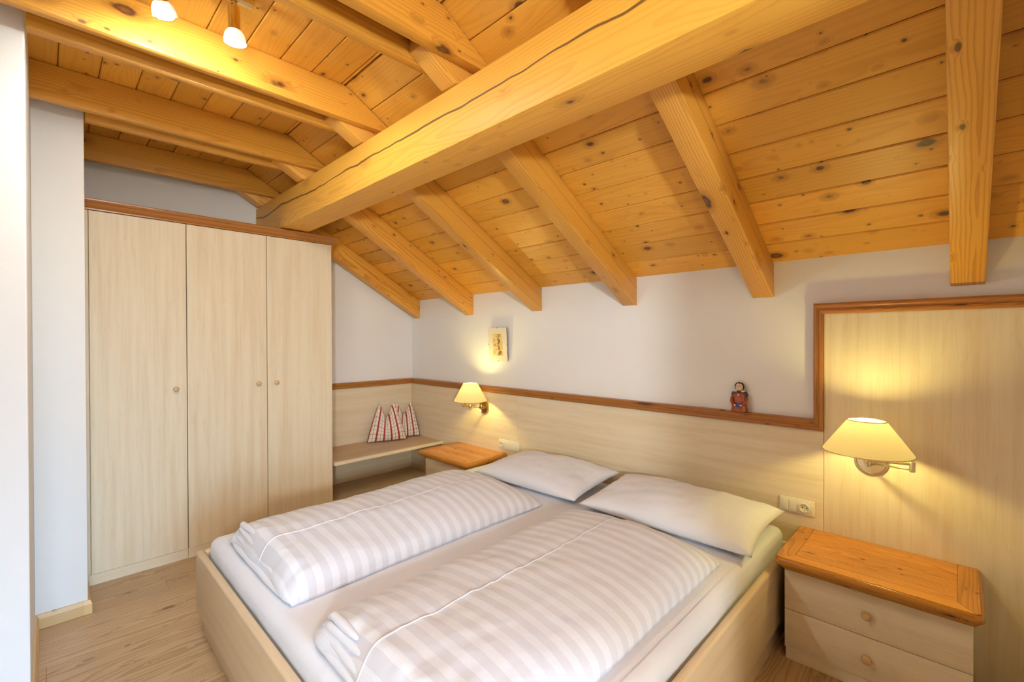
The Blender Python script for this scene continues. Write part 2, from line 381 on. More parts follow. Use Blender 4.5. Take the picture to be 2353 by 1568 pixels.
# window on the right-hand side of the room
wn = struct(box('window_1', WX + .03, WX + .09, WY0, WY1, WZ0, WZ0 + .07, M_wall, bev=.004))
WM = (WY0 + WY1) / 2
for q in ((WY0, WY0 + .07, WZ0 + .07, WZ1), (WY1 - .07, WY1, WZ0 + .07, WZ1), (WM - .04, WM + .04, WZ0 + .07, WZ1 - .07), (WY0 + .07, WY1 - .07, WZ1 - .07, WZ1)):
    box('frame', WX + .03, WX + .09, q[0], q[1], q[2], q[3], M_wall, wn, .004)
for q in ((WY0 + .07, WM - .04), (WM + .04, WY1 - .07)): box('pane', WX + .058, WX + .062, q[0], q[1], WZ0 + .07, WZ1 - .07, M_pane, wn)

# ------------------------------------------------------------------ ceiling: deck with boards
cd = bm_prism([(YW + .06, zb(YW + .06) + .022), (YF, ZC + .0225), (-2.5, ZC + .0225), (-2.5, ZC + .10), (YF, ZC + .10), (YW + .06, zb(YW) + .10)], lambda p, t: V((t, p[0], p[1])), XG - .05, 3.1)
ceil = struct(link('ceiling', cd, M_board))
BX = [XG] + [r + RW / 2 for r in RX[1:]] + [1.9, 3.0]
SY = [YF] + [1.161 + .14008 * k for k in range(1, 12)] + [YW]
T = .020
for i in range(len(BX) - 1):
    for j in range(len(SY) - 1):
        x0, x1 = BX[i] + .0004, BX[i + 1] - .0004; ya, yb = SY[j], SY[j + 1]
        pa, pb = V((0, ya, zb(ya))), V((0, yb, zb(yb)))
        L = (pb - pa).length; c = (pa + pb) / 2; c.x = (x0 + x1) / 2
        b = bm_box(-(x1 - x0) / 2, (x1 - x0) / 2, -L / 2 + .0014, L / 2 - .0014, 0, T, .0045, 1, edges=lambda m: m.z < .001 and abs(m.x) < .01)
        fr = axes(c, V((1, 0, 0)), SX * 1.0, SN)
        fr = axes(c, V((1, 0, 0)), V((0, -math.cos(ang), math.sin(ang))), V((1, 0, 0)).cross(V((0, -math.cos(ang), math.sin(ang)))) * -1) if False else axes(c, V((1, 0, 0)), -SX, SN)
        b.transform(fr); link('board', b, M_board, ceil, fr)
FY = [1.146, 1.128] + [.97 - .1533 * k for k in range(0, 13)] + [-.998]
for i in range(len(BX) - 1):
    for j in range(len(FY) - 1):
        y1, y0 = FY[j], FY[j + 1]
        b = bm_box(BX[i] + .0004, BX[i + 1] - .0004, y0 + .0014, y1 - .0014, ZC, ZC + T, .0045, 1, edges=lambda m, y0=y0, y1=y1: m.z < ZC + .001 and min(abs(m.y - y0), abs(m.y - y1)) < .004)
        link('board', b, M_board, ceil)

# ------------------------------------------------------------------ big purlin
BY1, BY2, BZ0, BZ1 = 1.2736, 1.4847, 2.3621, 2.624
b = bm_box(XG + .001, 2.995, BY1, BY2, BZ0, BZ1, .008, 2)
tag(link('purlin_beam', b, M_beam, None, axes(V((-1.27, (BY1 + BY2) / 2, (BZ0 + BZ1) / 2)), V((1, 0, 0)), V((0, 1, 0)), V((0, 0, 1))), smooth=35),
    'massive cracked pine purlin running right across the room under the rafters', 'beam')

# ------------------------------------------------------------------ rafters
RL = ['pine rafter lying against the gable wall, farthest from the tall panel', 'pine rafter ending in the wall left of the small picture, second from the gable',
      'pine rafter ending above the small framed picture', 'pine rafter in the middle of the slope, between the picture and the figurine',
      'pine rafter ending over the shelf figurine', 'broad-looking pine rafter ending just above the tall bedside panel']
for i, x0 in enumerate(RX[:6]):
    N = 1.6
    poly = [(YW - .001, zr(YW)), (BY2 + .002, zr(BY2)), (BY2 + .002, BZ1 + .003), (BY1 - .004, BZ1 + .003), (BY1 - .012, zr(BY1 - .012)), (1.10, zr(1.10)), (1.10, ZC - .004), (1.163, ZC - .004), (YW - .001, zb(YW) - .003)]
    b = bm_prism(poly, lambda p, t: V((t, p[0], p[1])), x0, x0 + RW, .004, 2)
    c = V((x0 + RW / 2, 2.0, (zr(2.0) + zb(2.0)) / 2))
    o = link('rafter', b, M_rafter, None, axes(c, SX, V((1, 0, 0)), SX.cross(V((1, 0, 0)))), smooth=35)
    tag(o, RL[i], 'rafter', 'rafters of the roof slope')
    if i < 5: # plaster edge where the rafter enters the wall is part of the rafter's foot
        pass

# ------------------------------------------------------------------ collar beams (pairs of planks)
def collar(x0, x1, y0, label):
    ys_ = lambda z: YW - (z + .006 - ZB0) / TAN
    poly = [(y0, ZCB), (ys_(ZCB), ZCB), (ys_(ZC - .002), ZC - .002), (y0, ZC - .002)]
    b = bm_prism(poly, lambda p, t: V((t, p[0], p[1])), x0, x1, .004, 2)
    o = link('collar_beam', b, M_collar, None, axes(V(((x0 + x1) / 2, .3, (ZC + ZCB) / 2)), V((0, 1, 0)), V((-1, 0, 0)), V((0, 0, 1))), smooth=35)
    tag(o, label, 'beam', 'paired collar planks')
G0 = .0015
collar(RX[0] + RW + G0, RX[0] + RW + .052, .158, 'pine collar plank nearest the gable wall, above the wardrobe')
collar(RX[1] - .052, RX[1] - G0, .158, 'pine collar plank on the gable side of the rafter pair above the white pier')
collar(RX[1] + RW + G0, RX[1] + RW + .054, -2.4, 'pine collar plank resting over the white pier, room side of its pair')
collar(RX[2] - .052, RX[2] - G0, -.046, 'dark-lit pine collar plank just behind the one lit by the ceiling spots')
collar(RX[2] + RW + G0, RX[2] + RW + .054, -2.4, 'brightly lit pine collar plank beside the brass ceiling spots')
collar(RX[3] - .050, RX[3] - G0, -2.4, 'pine collar plank just right of the brass spot rail')
collar(RX[3] + RW + G0, RX[3] + RW + .058, -2.4, 'pine collar plank at the top edge of view, butting the purlin')

# ------------------------------------------------------------------ wardrobe
XF = -3.776
wd = empty('wardrobe', (-4.05, .93, 0), 'tall pale ash wardrobe with three plain doors and a pine cornice', 'wardrobe')
DY = [.1835, .6753, 1.182, 1.689]
box('carcass', XG + .004, XF - .021, .158, 1.689, .066, 2.2935, M_ashz, wd, .001, 1)
box('gap_shade_sheet', XF - .0208, XF - .0198, .19, 1.686, .068, 2.29, M_dark, wd)  # dark sheet standing in for the shade inside the door gaps
box('filler_strip', XF - .021, XF - .004, .158, .1815, .066, 2.2935, M_ashz, wd, .001, 1)
for i in range(3):
    d = box('door', XF - .0195, XF, DY[i] + .0022, DY[i + 1] - .0022, .067, 2.291, M_ashz, wd, .0012, 1)
    ky = (.611, 1.119, 1.245)[i]; kz = 1.168
    link('knob', bm_lathe([(0, .026), (.010, .0255), (.016, .021), (.0175, .016), (.0155, .011), (.009, .006), (.008, .0), (0, 0)], V((XF, ky, kz)), V((1, 0, 0)), 20, False), M_knob, d, smooth=50)
for y0, y1 in ((.158, .6745), (.6760, 1.689)): box('plinth', XF - .030, XF - .003, y0, y1, 0, .0655, M_ashy, wd, .001, 1)
# cornice (depth out, height)
cr_ = [(0, 2.2935), (.012, 2.2935), (.012, 2.302), (.020, 2.306), (.028, 2.318), (.034, 2.330), (.044, 2.334), (.050, 2.344), (.050, 2.352), (.044, 2.356), (-.02, 2.356), (-.02, 2.2935)]
b = bmesh.new(); A = []; C = []
for d_, z in cr_:
    A.append(b.verts.new((XF + d_, .158, z))); C.append(b.verts.new((XF + d_, 1.689 + d_, z)))
n = len(cr_)
for i in range(n): b.faces.new((A[i], A[(i + 1) % n], C[(i + 1) % n], C[i]))
b.faces.new(A[::-1]); b.faces.new(C); bmesh.ops.recalc_face_normals(b, faces=b.faces)
link('cornice', b, M_red, wd, axes(V((XF + .02, .92, 2.325)), V((0, 1, 0)), V((-1, 0, 0)), V((0, 0, 1))), smooth=30)
b = bmesh.new(); A = []; C = []
for d_, z in cr_:
    A.append(b.verts.new((XG + .004, 1.689 + d_, z))); C.append(b.verts.new((XF + d_, 1.689 + d_, z)))
for i in range(n): b.faces.new((A[i], A[(i + 1) % n], C[(i + 1) % n], C[i]))
b.faces.new(A[::-1]); b.faces.new(C); bmesh.ops.recalc_face_normals(b, faces=b.faces)
link('cornice', b, M_red, wd, axes(V((-4.05, 1.71, 2.325)), V((1, 0, 0)), V((0, 1, 0)), V((0, 0, 1))), smooth=30)
box('lid', XG + .004, XF - .021, .158, 1.668, 2.2936, 2.31, M_ashy, wd)

# ------------------------------------------------------------------ panelling with pine rail
pn = empty('wall_panelling', (-2.4, YP, 0), 'pale ash wall panelling behind bed and bench, edged with a pine rail', 'panelling')
XGP = -4.302
box('panel', XG + .002, XGP, 1.692, YP - .0005, .0, 1.018, M_ashy, pn, .0008, 1)
for x0, x1 in ((XGP, -2.6928), (-2.6912, -.4988)):
    box('panel', x0, x1, YP, YW - .001, .0, 1.018, M_ashx, pn, .0008, 1)
box('panel', -.4972, .338, YP, YW - .001, .0, 1.642, M_ashz, pn, .0008, 1)
# rail profile: outwards o (from panel face), height h
RP = [(-.029, .056), (.006, .056), (.016, .053), (.021, .046), (.0215, .038), (.017, .031), (.0165, .024), (.0225, .020), (.0235, .012), (.020, .004), (.012, 0), (-.029, 0)]
def rail(fn0, fn1, c, xa, ya):
    b = bmesh.new(); A = [b.verts.new(fn0(*p)) for p in RP]; C = [b.verts.new(fn1(*p)) for p in RP]; n = len(RP)
    for i in range(n): b.faces.new((A[i], A[(i + 1) % n], C[(i + 1) % n], C[i]))
    b.faces.new(A[::-1]); b.faces.new(C); bmesh.ops.recalc_face_normals(b, faces=b.faces)
    return link('rail', b, M_red, pn, axes(c, xa, ya, xa.cross(ya)), smooth=30)
RZ = 1.014; XV = -.4985   # rail bottom; inner face line of the upright
rail(lambda o, h: V((XGP + o, 1.692, RZ + h)), lambda o, h: V((XGP + o, YP - o, RZ + h)), V((XGP, 2.25, RZ + .03)), V((0, 1, 0)), V((0, 0, 1)))
rail(lambda o, h: V((XGP + o, YP - o, RZ + h)), lambda o, h: V((XV - .0435 + (.056 - h) * .78, YP - o, RZ + h)), V((-2.4, YP, RZ + .03)), V((1, 0, 0)), V((0, 0, 1)))
KZ = 1.676
rail(lambda o, h: V((XV - .78 * h, YP - o, RZ + .0555 - (.056 - h) * 1.0 + (0 if 1 else 0))), lambda o, h: V((XV - .78 * h, YP - o, KZ - .056 + h)), V((XV - .02, YP, 1.35)), V((0, 0, 1)), V((1, 0, 0)))
rail(lambda o, h: V((XV - .78 * h, YP - o, KZ - .056 + h)), lambda o, h: V((.338, YP - o, KZ - .056 + h)), V((-.1, YP, KZ - .02)), V((1, 0, 0)), V((0, 0, 1)))
link('knot', bm_ball(V((-1.0, YP - .004, RZ + .0545)), .018, (1.0, .55, .16)), M_dark, pn, smooth=True)

# ------------------------------------------------------------------ corner bench
bn = empty('corner_bench', (-4.0, 2.25, 0), 'ash corner bench with light brown seat between wardrobe and headboard wall', 'bench')
XB = -3.735; BZ = .462
box('seat', XGP + .001, XB - .024, 1.692, YP - .001, BZ - .030, BZ, M_benchtop, bn, .001, 1)
pf = [(-.024, BZ - .030), (-.004, BZ - .030), (0, BZ - .026), (0, BZ - .008), (-.003, BZ - .002), (-.010, BZ + .0003), (-.024, BZ)]
link('nosing', bm_prism(pf, lambda p, t: V((XB + p[0], t, p[1])), 1.692, YP - .001), M_ashy, bn, smooth=30)
box('back_panel', XGP + .001, XGP + .016, 1.692, YP - .001, .10, BZ - .031, M_ashy, bn)
box('base_shelf', XGP + .017, XB - .10, 1.692, YP - .001, .082, .10, M_benchtop, bn)
box('kickboard', XB - .13, XB - .112, 1.692, YP - .001, .0, .081, M_ashy, bn)
box('end_panel', XGP + .017, XB - .05, YP - .017, YP - .001, .101, BZ - .031, M_ashx, bn)

# ------------------------------------------------------------------ double bed
bd = empty('double_bed', (-1.71, 1.65, 0), 'low pale wooden double bed frame with rounded boards', 'bed')
X0, X1, Y0, BT = -2.795, -.615, .530, .4156
box('footboard', X0, X1, Y0, Y0 + .034, .105, BT, M_bedx, bd, .011, 4)
for x0 in (X0 + .002, X1 - .036):
    box('side_board', x0, x0 + .034, Y0 + .0355, 2.80, .105, BT, M_bedy, bd, .011, 4)
box('head_rail', X0 + .04, X1 - .04, 2.775, 2.805, .105, BT - .02, M_bedx, bd, .005)
box('slatted_base', X0 + .038, X1 - .038, Y0 + .037, 2.773, .16, .215, M_bedy, bd)
for q in ((X0 + .06, X1 - .03, Y0 + .022, Y0 + .05), (X0 + .06, X1 - .03, 2.72, 2.75)): box('base_plinth', q[0], q[1], q[2], q[3], 0, .104, M_bedx, bd, .002)
for x0 in (X0 + .04, X1 - .045): box('base_plinth', x0, x0 + .025, Y0 + .052, 2.718, 0, .104, M_bedy, bd, .002)
# mattress in a fitted sheet, filling the frame
def soft_slab(x0, x1, y0, y1, z0, z1, r, nx, ny):
    b = bmesh.new(); prof = []
    # ring profile from bottom edge up round the corner to the top
    steps = [(0, z0)] + [(0, z0 + (z1 - r - z0) * k / 5) for k in range(1, 6)] + [(r - r * math.cos(t * PI / 2 / 6), z1 - r + r * math.sin(t * PI / 2 / 6)) for t in range(1, 7)]
    per = []
    rc = .05
    def outline(ins):
        pts = []
        X0_, X1_, Y0_, Y1_ = x0 + ins, x1 - ins, y0 + ins, y1 - ins; rr = max(rc - ins, .006)
        cs = [(X1_ - rr, Y1_ - rr, 0), (X0_ + rr, Y1_ - rr, PI / 2), (X0_ + rr, Y0_ + rr, PI), (X1_ - rr, Y0_ + rr, 1.5 * PI)]
        for k, (cx, cy, a0) in enumerate(cs):
            for t in range(6): pts.append((cx + rr * math.cos(a0 + t * PI / 10), cy + rr * math.sin(a0 + t * PI / 10)))
            nx_, ny_, a1 = cs[(k + 1) % 4]; e0 = pts[-1]; e1 = (nx_ + rr * math.cos(a1), ny_ + rr * math.sin(a1))
            for t in range(1, 40): pts.append((e0[0] + (e1[0] - e0[0]) * t / 40, e0[1] + (e1[1] - e0[1]) * t / 40))
        return pts
    rings = []
    for ins, z in steps:
        rings.append([b.verts.new((p[0], p[1], z + .0035 * mnoise.noise(V((p[0] * 9, p[1] * 9, z * 30))))) for p in outline(ins)])
    n = len(rings[0])
    for A, C in zip(rings, rings[1:]):
        for i in range(n): b.faces.new((A[i], A[(i + 1) % n], C[(i + 1) % n], C[i]))
    b.faces.new(rings[0][::-1]); b.faces.new(rings[-1])
    for v in b.verts:
        if z0 + .02 < v.co.z < z1 - .015:
            s = mnoise.noise(V((v.co.x * 6, v.co.y * 6, v.co.z * 14))) * .006
            v.co.x += s * (1 if v.co.x > (x0 + x1) / 2 else -1) - .003; v.co.y += s * .5
    return b
mt = link('mattress', soft_slab(X0 + .047, X1 - .047, Y0 + .046, 2.765, .217, .487, .045, 30, 30), M_sheet, smooth=True)
tag(mt, 'wide mattress under a plain white fitted sheet, set in the bed frame', 'mattress')

# ------------------------------------------------------------------ duvets
def duvet(xl, xr, y0, y1, z0, hmax, hem_s, seed, label, head_skew=0.):
    root = empty('duvet', ((xl + xr) / 2, (y0 + y1) / 2, z0), label, 'duvet', 'striped duvets on the bed')
    b = bmesh.new(); nu, nv = 96, 150; w = xr - xl; Lh = y1 - y0
    # closed section: u in 0..1 goes round; upper part detailed
    def sect(t):  # (x 0..1, h 0..1) superellipse
        th = PI * (1 - t); c, s = math.cos(th), math.sin(th)
        return .5 + .5 * math.copysign(abs(c) ** .62, c), abs(s) ** .62
    top = []; 
    for j in range(nv + 1):
        v = j / nv
        ev = min(1, v / .055); ev2 = min(1, (1 - v) / .16)
        env = (.30 + .70 * (1 - (1 - ev) ** 2.2)) * (.22 + .78 * (1 - (1 - ev2) ** 2.0))
        row = []
        for i in range(nu + 1):
            t = i / nu; sx_, h = sect(t)
            # plan outline: rounded corners, slightly wavy sides
            cornr = max(0, (abs(sx_ - .5) * 2 - .82) / .18)
            yy = y0 + Lh * v
            yy += cornr ** 2 * (.018 * (1 - ev) - .022 * (1 - ev2)) + head_skew * v * (sx_ - .5)
            yy += (1 - ev) * .02 * mnoise.noise(V((sx_ * 5, seed, 1.3)))
            wav = .012 * mnoise.noise(V((yy * 2.2, seed * 3.1, sx_ * .7)))
            xx = xl + w * sx_ + wav
            # body: mild crown over the width, softer towards the foot
            crown = .82 + .18 * math.sin(PI * min(max(sx_, 0), 1))
            z = hmax * h * env * crown
            step_ = 1 / (1 + math.exp(-(sx_ - hem_s) * 260))
            z += .007 * (step_ - .5) * h * env
            big = mnoise.noise(V((xx * 3.2, yy * 2.6, seed))) * .013 + mnoise.noise(V((xx * 8, yy * 7, seed + 5))) * .006
            wr = abs(mnoise.noise(V((xx * 16 + yy * 6, yy * 11 - xx * 4, seed + 9)))) * -.007
            near = .5 + 1.6 * math.exp(-((sx_ - hem_s) / .06) ** 2) + 2.2 * math.exp(-(v / .07) ** 2)
            z += (big + wr * near) * min(1, h * 1.3) * env
            row.append(b.verts.new((xx, yy, z0 + max(z, .0))))
        top.append(row)
    for j in range(nv):
        for i in range(nu): b.faces.new((top[j][i], top[j][i + 1], top[j + 1][i + 1], top[j + 1][i]))
    bot = [[b.verts.new((v.co.x, v.co.y, z0 + .0005)) for v in (r[0], r[-1])] for r in top]
    # close underneath
    for end in (top[0], top[-1]):
        low = [b.verts.new((v.co.x, v.co.y + (.012 if end is top[0] else -.012), z0)) for v in end]
        for i in range(nu): b.faces.new((end[i + 1], end[i], low[i], low[i + 1]) if end is top[0] else (end[i], end[i + 1], low[i + 1], low[i]))
    for j in range(nv): b.faces.new((top[j][0], top[j + 1][0], top[j + 1][-1], top[j][-1]))
    for r in bot:
        for v in r: b.verts.remove(v)
    i_h = min(range(nu + 1), key=lambda i: abs(sect(i / nu)[0] - hem_s))
    hem = [top[j][i_h].co.copy() + V((0, 0, .002)) for j in range(0, nv - 7)]
    fr = Matrix.Translation(root.location)
    link('cover', b, M_duvet, root, fr, smooth=True)
    link('hem', bm_tube(hem, .0022, 6), M_sheet, root, smooth=True)
    # turned-in layers showing at the foot
    lay = bmesh.new()
    for k, (zz, s0, s1) in enumerate(((.014, .03, .985), (.046, .02, .95), (.078, .03, hem_s - .02), (.104, .05, hem_s * .7))):
        pts = []
        for i in range(60):
            s = s0 + (s1 - s0) * i / 59; e_ = min(1, (s - .0) * 8, (1 - s) * 8)
            pts.append(V((xl + w * s, y0 + .004 + zz * .42 + .012 * (1 - e_) + .006 * mnoise.noise(V((s * 4, seed + k * 2.3, 2))), z0 + zz * (.45 + .55 * e_) + .003 + .005 * mnoise.noise(V((s * 5, seed + k * 3.1, 7))))))
        t_ = bm_tube(pts, lambda q: .0150 * (.12 + .88 * max(0, math.sin(PI * q)) ** .4), 12)
        join(lay, t_)
    link('folded_edge', lay, M_sheet, root, smooth=True)
    return root
duvet(-2.60, -1.80, .625, 2.125, .4915, .140, .56, 1.7, 'striped white duvet folded lengthwise on the wardrobe side of the bed', -.04)
duvet(-1.555, -.755, .605, 2.12, .4915, .135, .47, 4.2, 'striped white duvet folded lengthwise on the bedside nearest the large lamp', -.02)

# ------------------------------------------------------------------ pillows
def pillow(c, ax, ay, thick, rot, tilt, seed, label, flap=False):
    b = bmesh.new(); n, m = 64, 40; R = Matrix.Rotation(rot, 3, 'Z') @ Matrix.Rotation(tilt, 3, 'X'); sides = []
    for sgn in (1, -1):
        g = []
        for j in range(m + 1):
            r = []
            for i in range(n + 1):
                u, v = 2 * i / n - 1, 2 * j / m - 1
                f = ((1 - abs(u) ** 2.6) * (1 - abs(v) ** 2.4)); f = max(f, 0) ** .5
                px = ax * u * (1 - .045 * (1 - v * v)) * (1 if 1 else 0); py = ay * v * (1 - .05 * (1 - u * u))
                px -= ax * .02 * (1 - v * v) * math.copysign(1, u) * (abs(u) > .9)
                z = sgn * thick * (.62 if sgn > 0 else .38) * f
                if sgn > 0:
                    z += (mnoise.noise(V((px * 6, py * 6, seed))) * .014 + mnoise.noise(V((px * 15, py * 15, seed + 3))) * .006 - abs(mnoise.noise(V((px * 9 + py * 12, py * 7 - px * 5, seed + 8)))) * .008 * (1 - f * .6)) * min(1, f * 2)
                p = R @ V((px, py, z)); r.append(b.verts.new(c + p))
            g.append(r)
        for j in range(m):
            for i in range(n):
                q = (g[j][i], g[j][i + 1], g[j + 1][i + 1], g[j + 1][i]); b.faces.new(q if sgn > 0 else q[::-1])
        sides.append(g)
    bmesh.ops.remove_doubles(b, verts=b.verts, dist=.0004)
    zmin = .489
    for v in b.verts:
        if v.co.z < zmin: v.co.z = zmin + (v.co.z - zmin) * .02
        if v.co.y > YP - .006: v.co.y = YP - .006 - (v.co.y - YP + .006) * .05
    o = link('pillow', b, M_sheet, None, Matrix.Translation(c), smooth=True)
    return tag(o, label, 'pillow', 'white pillows at the head of the bed')
pillow(V((-2.085, 2.455, .555)), .445, .27, .155, .02, .10, 3.3, 'plain white pillow at the wardrobe side of the bed head')
pillow(V((-1.125, 2.445, .557)), .475, .265, .150, -.01, .12, 8.1, 'plain white pillow at the head of the bed, half lit yellow by the large lamp')

# ------------------------------------------------------------------ nightstands
def mould(x0, x1, y0, y1, z0, prof):
    """moulded rim on left, front and right; back flat"""
    b = bmesh.new(); rings = []
    for o, h in prof:
        rings.append([b.verts.new(p) for p in ((x0 - o[0], y1, z0 + h), (x0 - o[0], y0 - o[1] + .022, z0 + h), (x0 - o[0] + .010, y0 - o[1] + .004, z0 + h), (x0 - o[0] + .030, y0 - o[1], z0 + h), (x1 + o[0] - .030, y0 - o[1], z0 + h), (x1 + o[0] - .010, y0 - o[1] + .004, z0 + h), (x1 + o[0], y0 - o[1] + .022, z0 + h), (x1 + o[0], y1, z0 + h))])
    n = 8
    for A, C in zip(rings, rings[1:]):
        for i in range(n): b.faces.new((A[i], A[(i + 1) % n], C[(i + 1) % n], C[i]))
    b.faces.new(rings[0][::-1]); b.faces.new(rings[-1]); bmesh.ops.recalc_face_normals(b, faces=b.faces); return b
def nightstand(dx, label):
    root = empty('nightstand', (-.27 + dx, 2.6, 0), label, 'nightstand', 'ash nightstands with pine tops')
    x0, x1, yf = -.581 + dx, .041 + dx, 2.41; ZT = .4945
    box('body', x0, x1, yf + .021, YP - .001, .0545, .424, M_ashx, root, .001, 1)
    box('plinth', x0 + .003, x1 - .003, yf + .006, YP - .03, 0, .054, M_ashx, root, .001, 1)
    for z0, z1, kz in ((.056, .2335, .146), (.2365, .423, .330)):
        d = box('drawer', x0 + .0005, x1 - .0005, yf, yf + .020, z0, z1, M_ashx, root, .0015, 2)
        link('knob', bm_lathe([(0, .027), (.010, .0265), (.0165, .022), (.018, .017), (.016, .011), (.009, .006), (.008, 0), (0, 0)], V((-.275 + dx, yf, kz)), V((0, -1, 0)), 22, False), M_knob, d, smooth=50)
    P = [((.004, .012), 0), ((.012, .022), .003), ((.014, .028), .010), ((.010, .030), .016), ((.013, .040), .022), ((.022, .056), .028), ((.028, .066), .036), ((.0305, .071), .046), ((.0305, .072), .054), ((.027, .069), .0625), ((.019, .061), .068)]
    top = link('top', mould(x0, x1, yf, YP - .001, .4245, P), M_top, root, axes(V((-.27 + dx, 2.58, .46)), V((1, 0, 0)), V((0, 1, 0)), V((0, 0, 1))), smooth=40)
    # plank surface
    xa, xb, ya, yb = x0 - .019, x1 + .019, yf - .061, YP - .001; z0, z1 = .4926, ZT
    for q0, q1 in ((xa, xa + .062), (xb - .062, xb)):
        m = bmesh.new(); lx = q0 < (xa + xb) / 2
        pts = [(q0, ya + (.02 if lx else .0)), (q1, ya + (.0 if lx else .02)), (q1, yb), (q0, yb)]
        pts = [(q0, ya + .010), (q0 + .012, ya), (q1, ya + .062), (q1, yb), (q0, yb)] if lx else [(q0, ya + .062), (q1 - .012, ya), (q1, ya + .010), (q1, yb), (q0, yb)]
        bb = bm_prism(pts, lambda p, t: V((p[0], p[1], t)), z0, z1 + .0006, .0008, 1)
        link('end_board', bb, M_top, top, axes(V(((q0 + q1) / 2, 2.58, z1)), V((0, 1, 0)), V((-1, 0, 0)), V((0, 0, 1))))
    ys = [ya, ya + .062, ya + .128, ya + .19, ya + .262, ya + .325, ya + .40, yb]
    for k in range(7):
        if k == 0: pts = [(xa + .013, ys[0]), (xb - .013, ys[0]), (xb - .0628, ys[1] - .0006), (xa + .0628, ys[1] - .0006)]
        else: pts = [(xa + .0628, ys[k] + .0004), (xb - .0628, ys[k] + .0004), (xb - .0628, ys[k + 1] - .0004), (xa + .0628, ys[k + 1] - .0004)]
        bb = bm_prism(pts, lambda p, t: V((p[0], p[1], t)), z0, z1 + random.uniform(0, .0005), .0008, 1)
        link('plank', bb, M_top, top, axes(V((-.27 + dx, (ys[k] + ys[k + 1]) / 2, z1)), V((1, 0, 0)), V((0, 1, 0)), V((0, 0, 1))))
    return root
nightstand(0, 'two-drawer ash nightstand with orange pine top, under the large lamp')
nightstand(-2.885, 'ash nightstand with orange pine top half hidden behind the bed, beside the bench')

# ------------------------------------------------------------------ swing-arm wall lamps
def wall_lamp(label, disc, rd, cxy, ztop, zbot, rt, rb, elbow, arm_z, metal):
    root = empty('wall_lamp', (disc.x, YP, disc.z), label, 'lamp', 'brass swing-arm bedside lamps')
    c = V((cxy[0], cxy[1], 0))
    link('wall_plate', bm_lathe([(0, .004), (rd * .55, .0045), (rd * .9, .010), (rd * .97, .012), (rd, .009), (rd, 0), (0, 0)][::-1] if 0 else [(rd, 0.0005), (rd, .009), (rd * .97, .013), (rd * .90, .014), (rd * .84, .010), (rd * .3, .012), (.018, .020), (.010, .030), (0, .030)], V((disc.x, YP, disc.z)), V((0, -1, 0)), 36, False), metal, root, smooth=40)
    hub = V((disc.x, YP - .040, disc.z + .004)); el = V(elbow); sh = V((c.x, c.y, arm_z))
    def cyl(p, r, h): return bm_lathe([(0, -h / 2), (r * .9, -h / 2), (r, -h / 2 + .002), (r, h / 2 - .002), (r * .9, h / 2), (0, h / 2)], p, V((0, 0, 1)), 20, False)
    link('joint', cyl(hub, .0105, .044), metal, root, smooth=40)
    link('joint', cyl(el, .0105, .044), metal, root, smooth=40)
    link('joint', cyl(sh, .0115, .032), metal, root, smooth=40)
    link('joint', cyl(sh - V((0, 0, .022)), .0075, .016), metal, root, smooth=40)
    link('arm', bm_tube([hub - V((0, 0, .010)), el - V((0, 0, .011))], .0048, 12), metal, root, smooth=True)
    link('arm', bm_tube([sh, el + V((0, 0, .011))], .0058, 12), metal, root, smooth=True)
    link('socket', bm_lathe([(0, 0), (.009, 0), (.009, .02), (.016, .024), (.016, .058), (0, .058)], V((c.x, c.y, arm_z + .015)), V((0, 0, 1)), 18, False), metal, root, smooth=40)
    s = link('shade', bm_lathe([(rb, zbot), (rt, ztop), (rt - .0016, ztop), (rb - .0016, zbot), (rb, zbot)], c, V((0, 0, 1)), 56, False), M_shade, root, smooth=40)
    for r, z in ((rt, ztop), (rb, zbot)):
        ring = [V((c.x + r * math.cos(t * PI / 28), c.y + r * math.sin(t * PI / 28), z)) for t in range(57)]
        link('rim', bm_tube(ring, .0022, 8), metal, s, smooth=True)
    for k in range(3):
        t = k * 2 * PI / 3 + .4
        link('spider', bm_tube([V((c.x + (rt - .002) * math.cos(t), c.y + (rt - .002) * math.sin(t), ztop - .004)), V((c.x + .014 * math.cos(t), c.y + .014 * math.sin(t), ztop - .03)), V((c.x + .014 * math.cos(t), c.y + .014 * math.sin(t), arm_z + .05))], .0012, 6), metal, s)
    bz_ = ztop - .046
    link('bulb', bm_ball(V((c.x, c.y, bz_)), .024, (1, 1, 1.15), 2), M_bulb, root, smooth=True)
    return root
wall_lamp('lit brass swing-arm lamp with cream shade over the right-hand nightstand', V((-.302, YP, .897)), .067, (-.292, 2.56), 1.128, .988, .0705, .166, (-.140, 2.575, .946), .951, M_steel)
wall_lamp('smaller-looking lit brass swing-arm lamp with cream shade, below the picture', V((-3.108, YP, .874)), .063, (-3.075, 2.615), 1.106, .950, .063, .146, (-3.20, 2.64, .905), .905, M_brass)

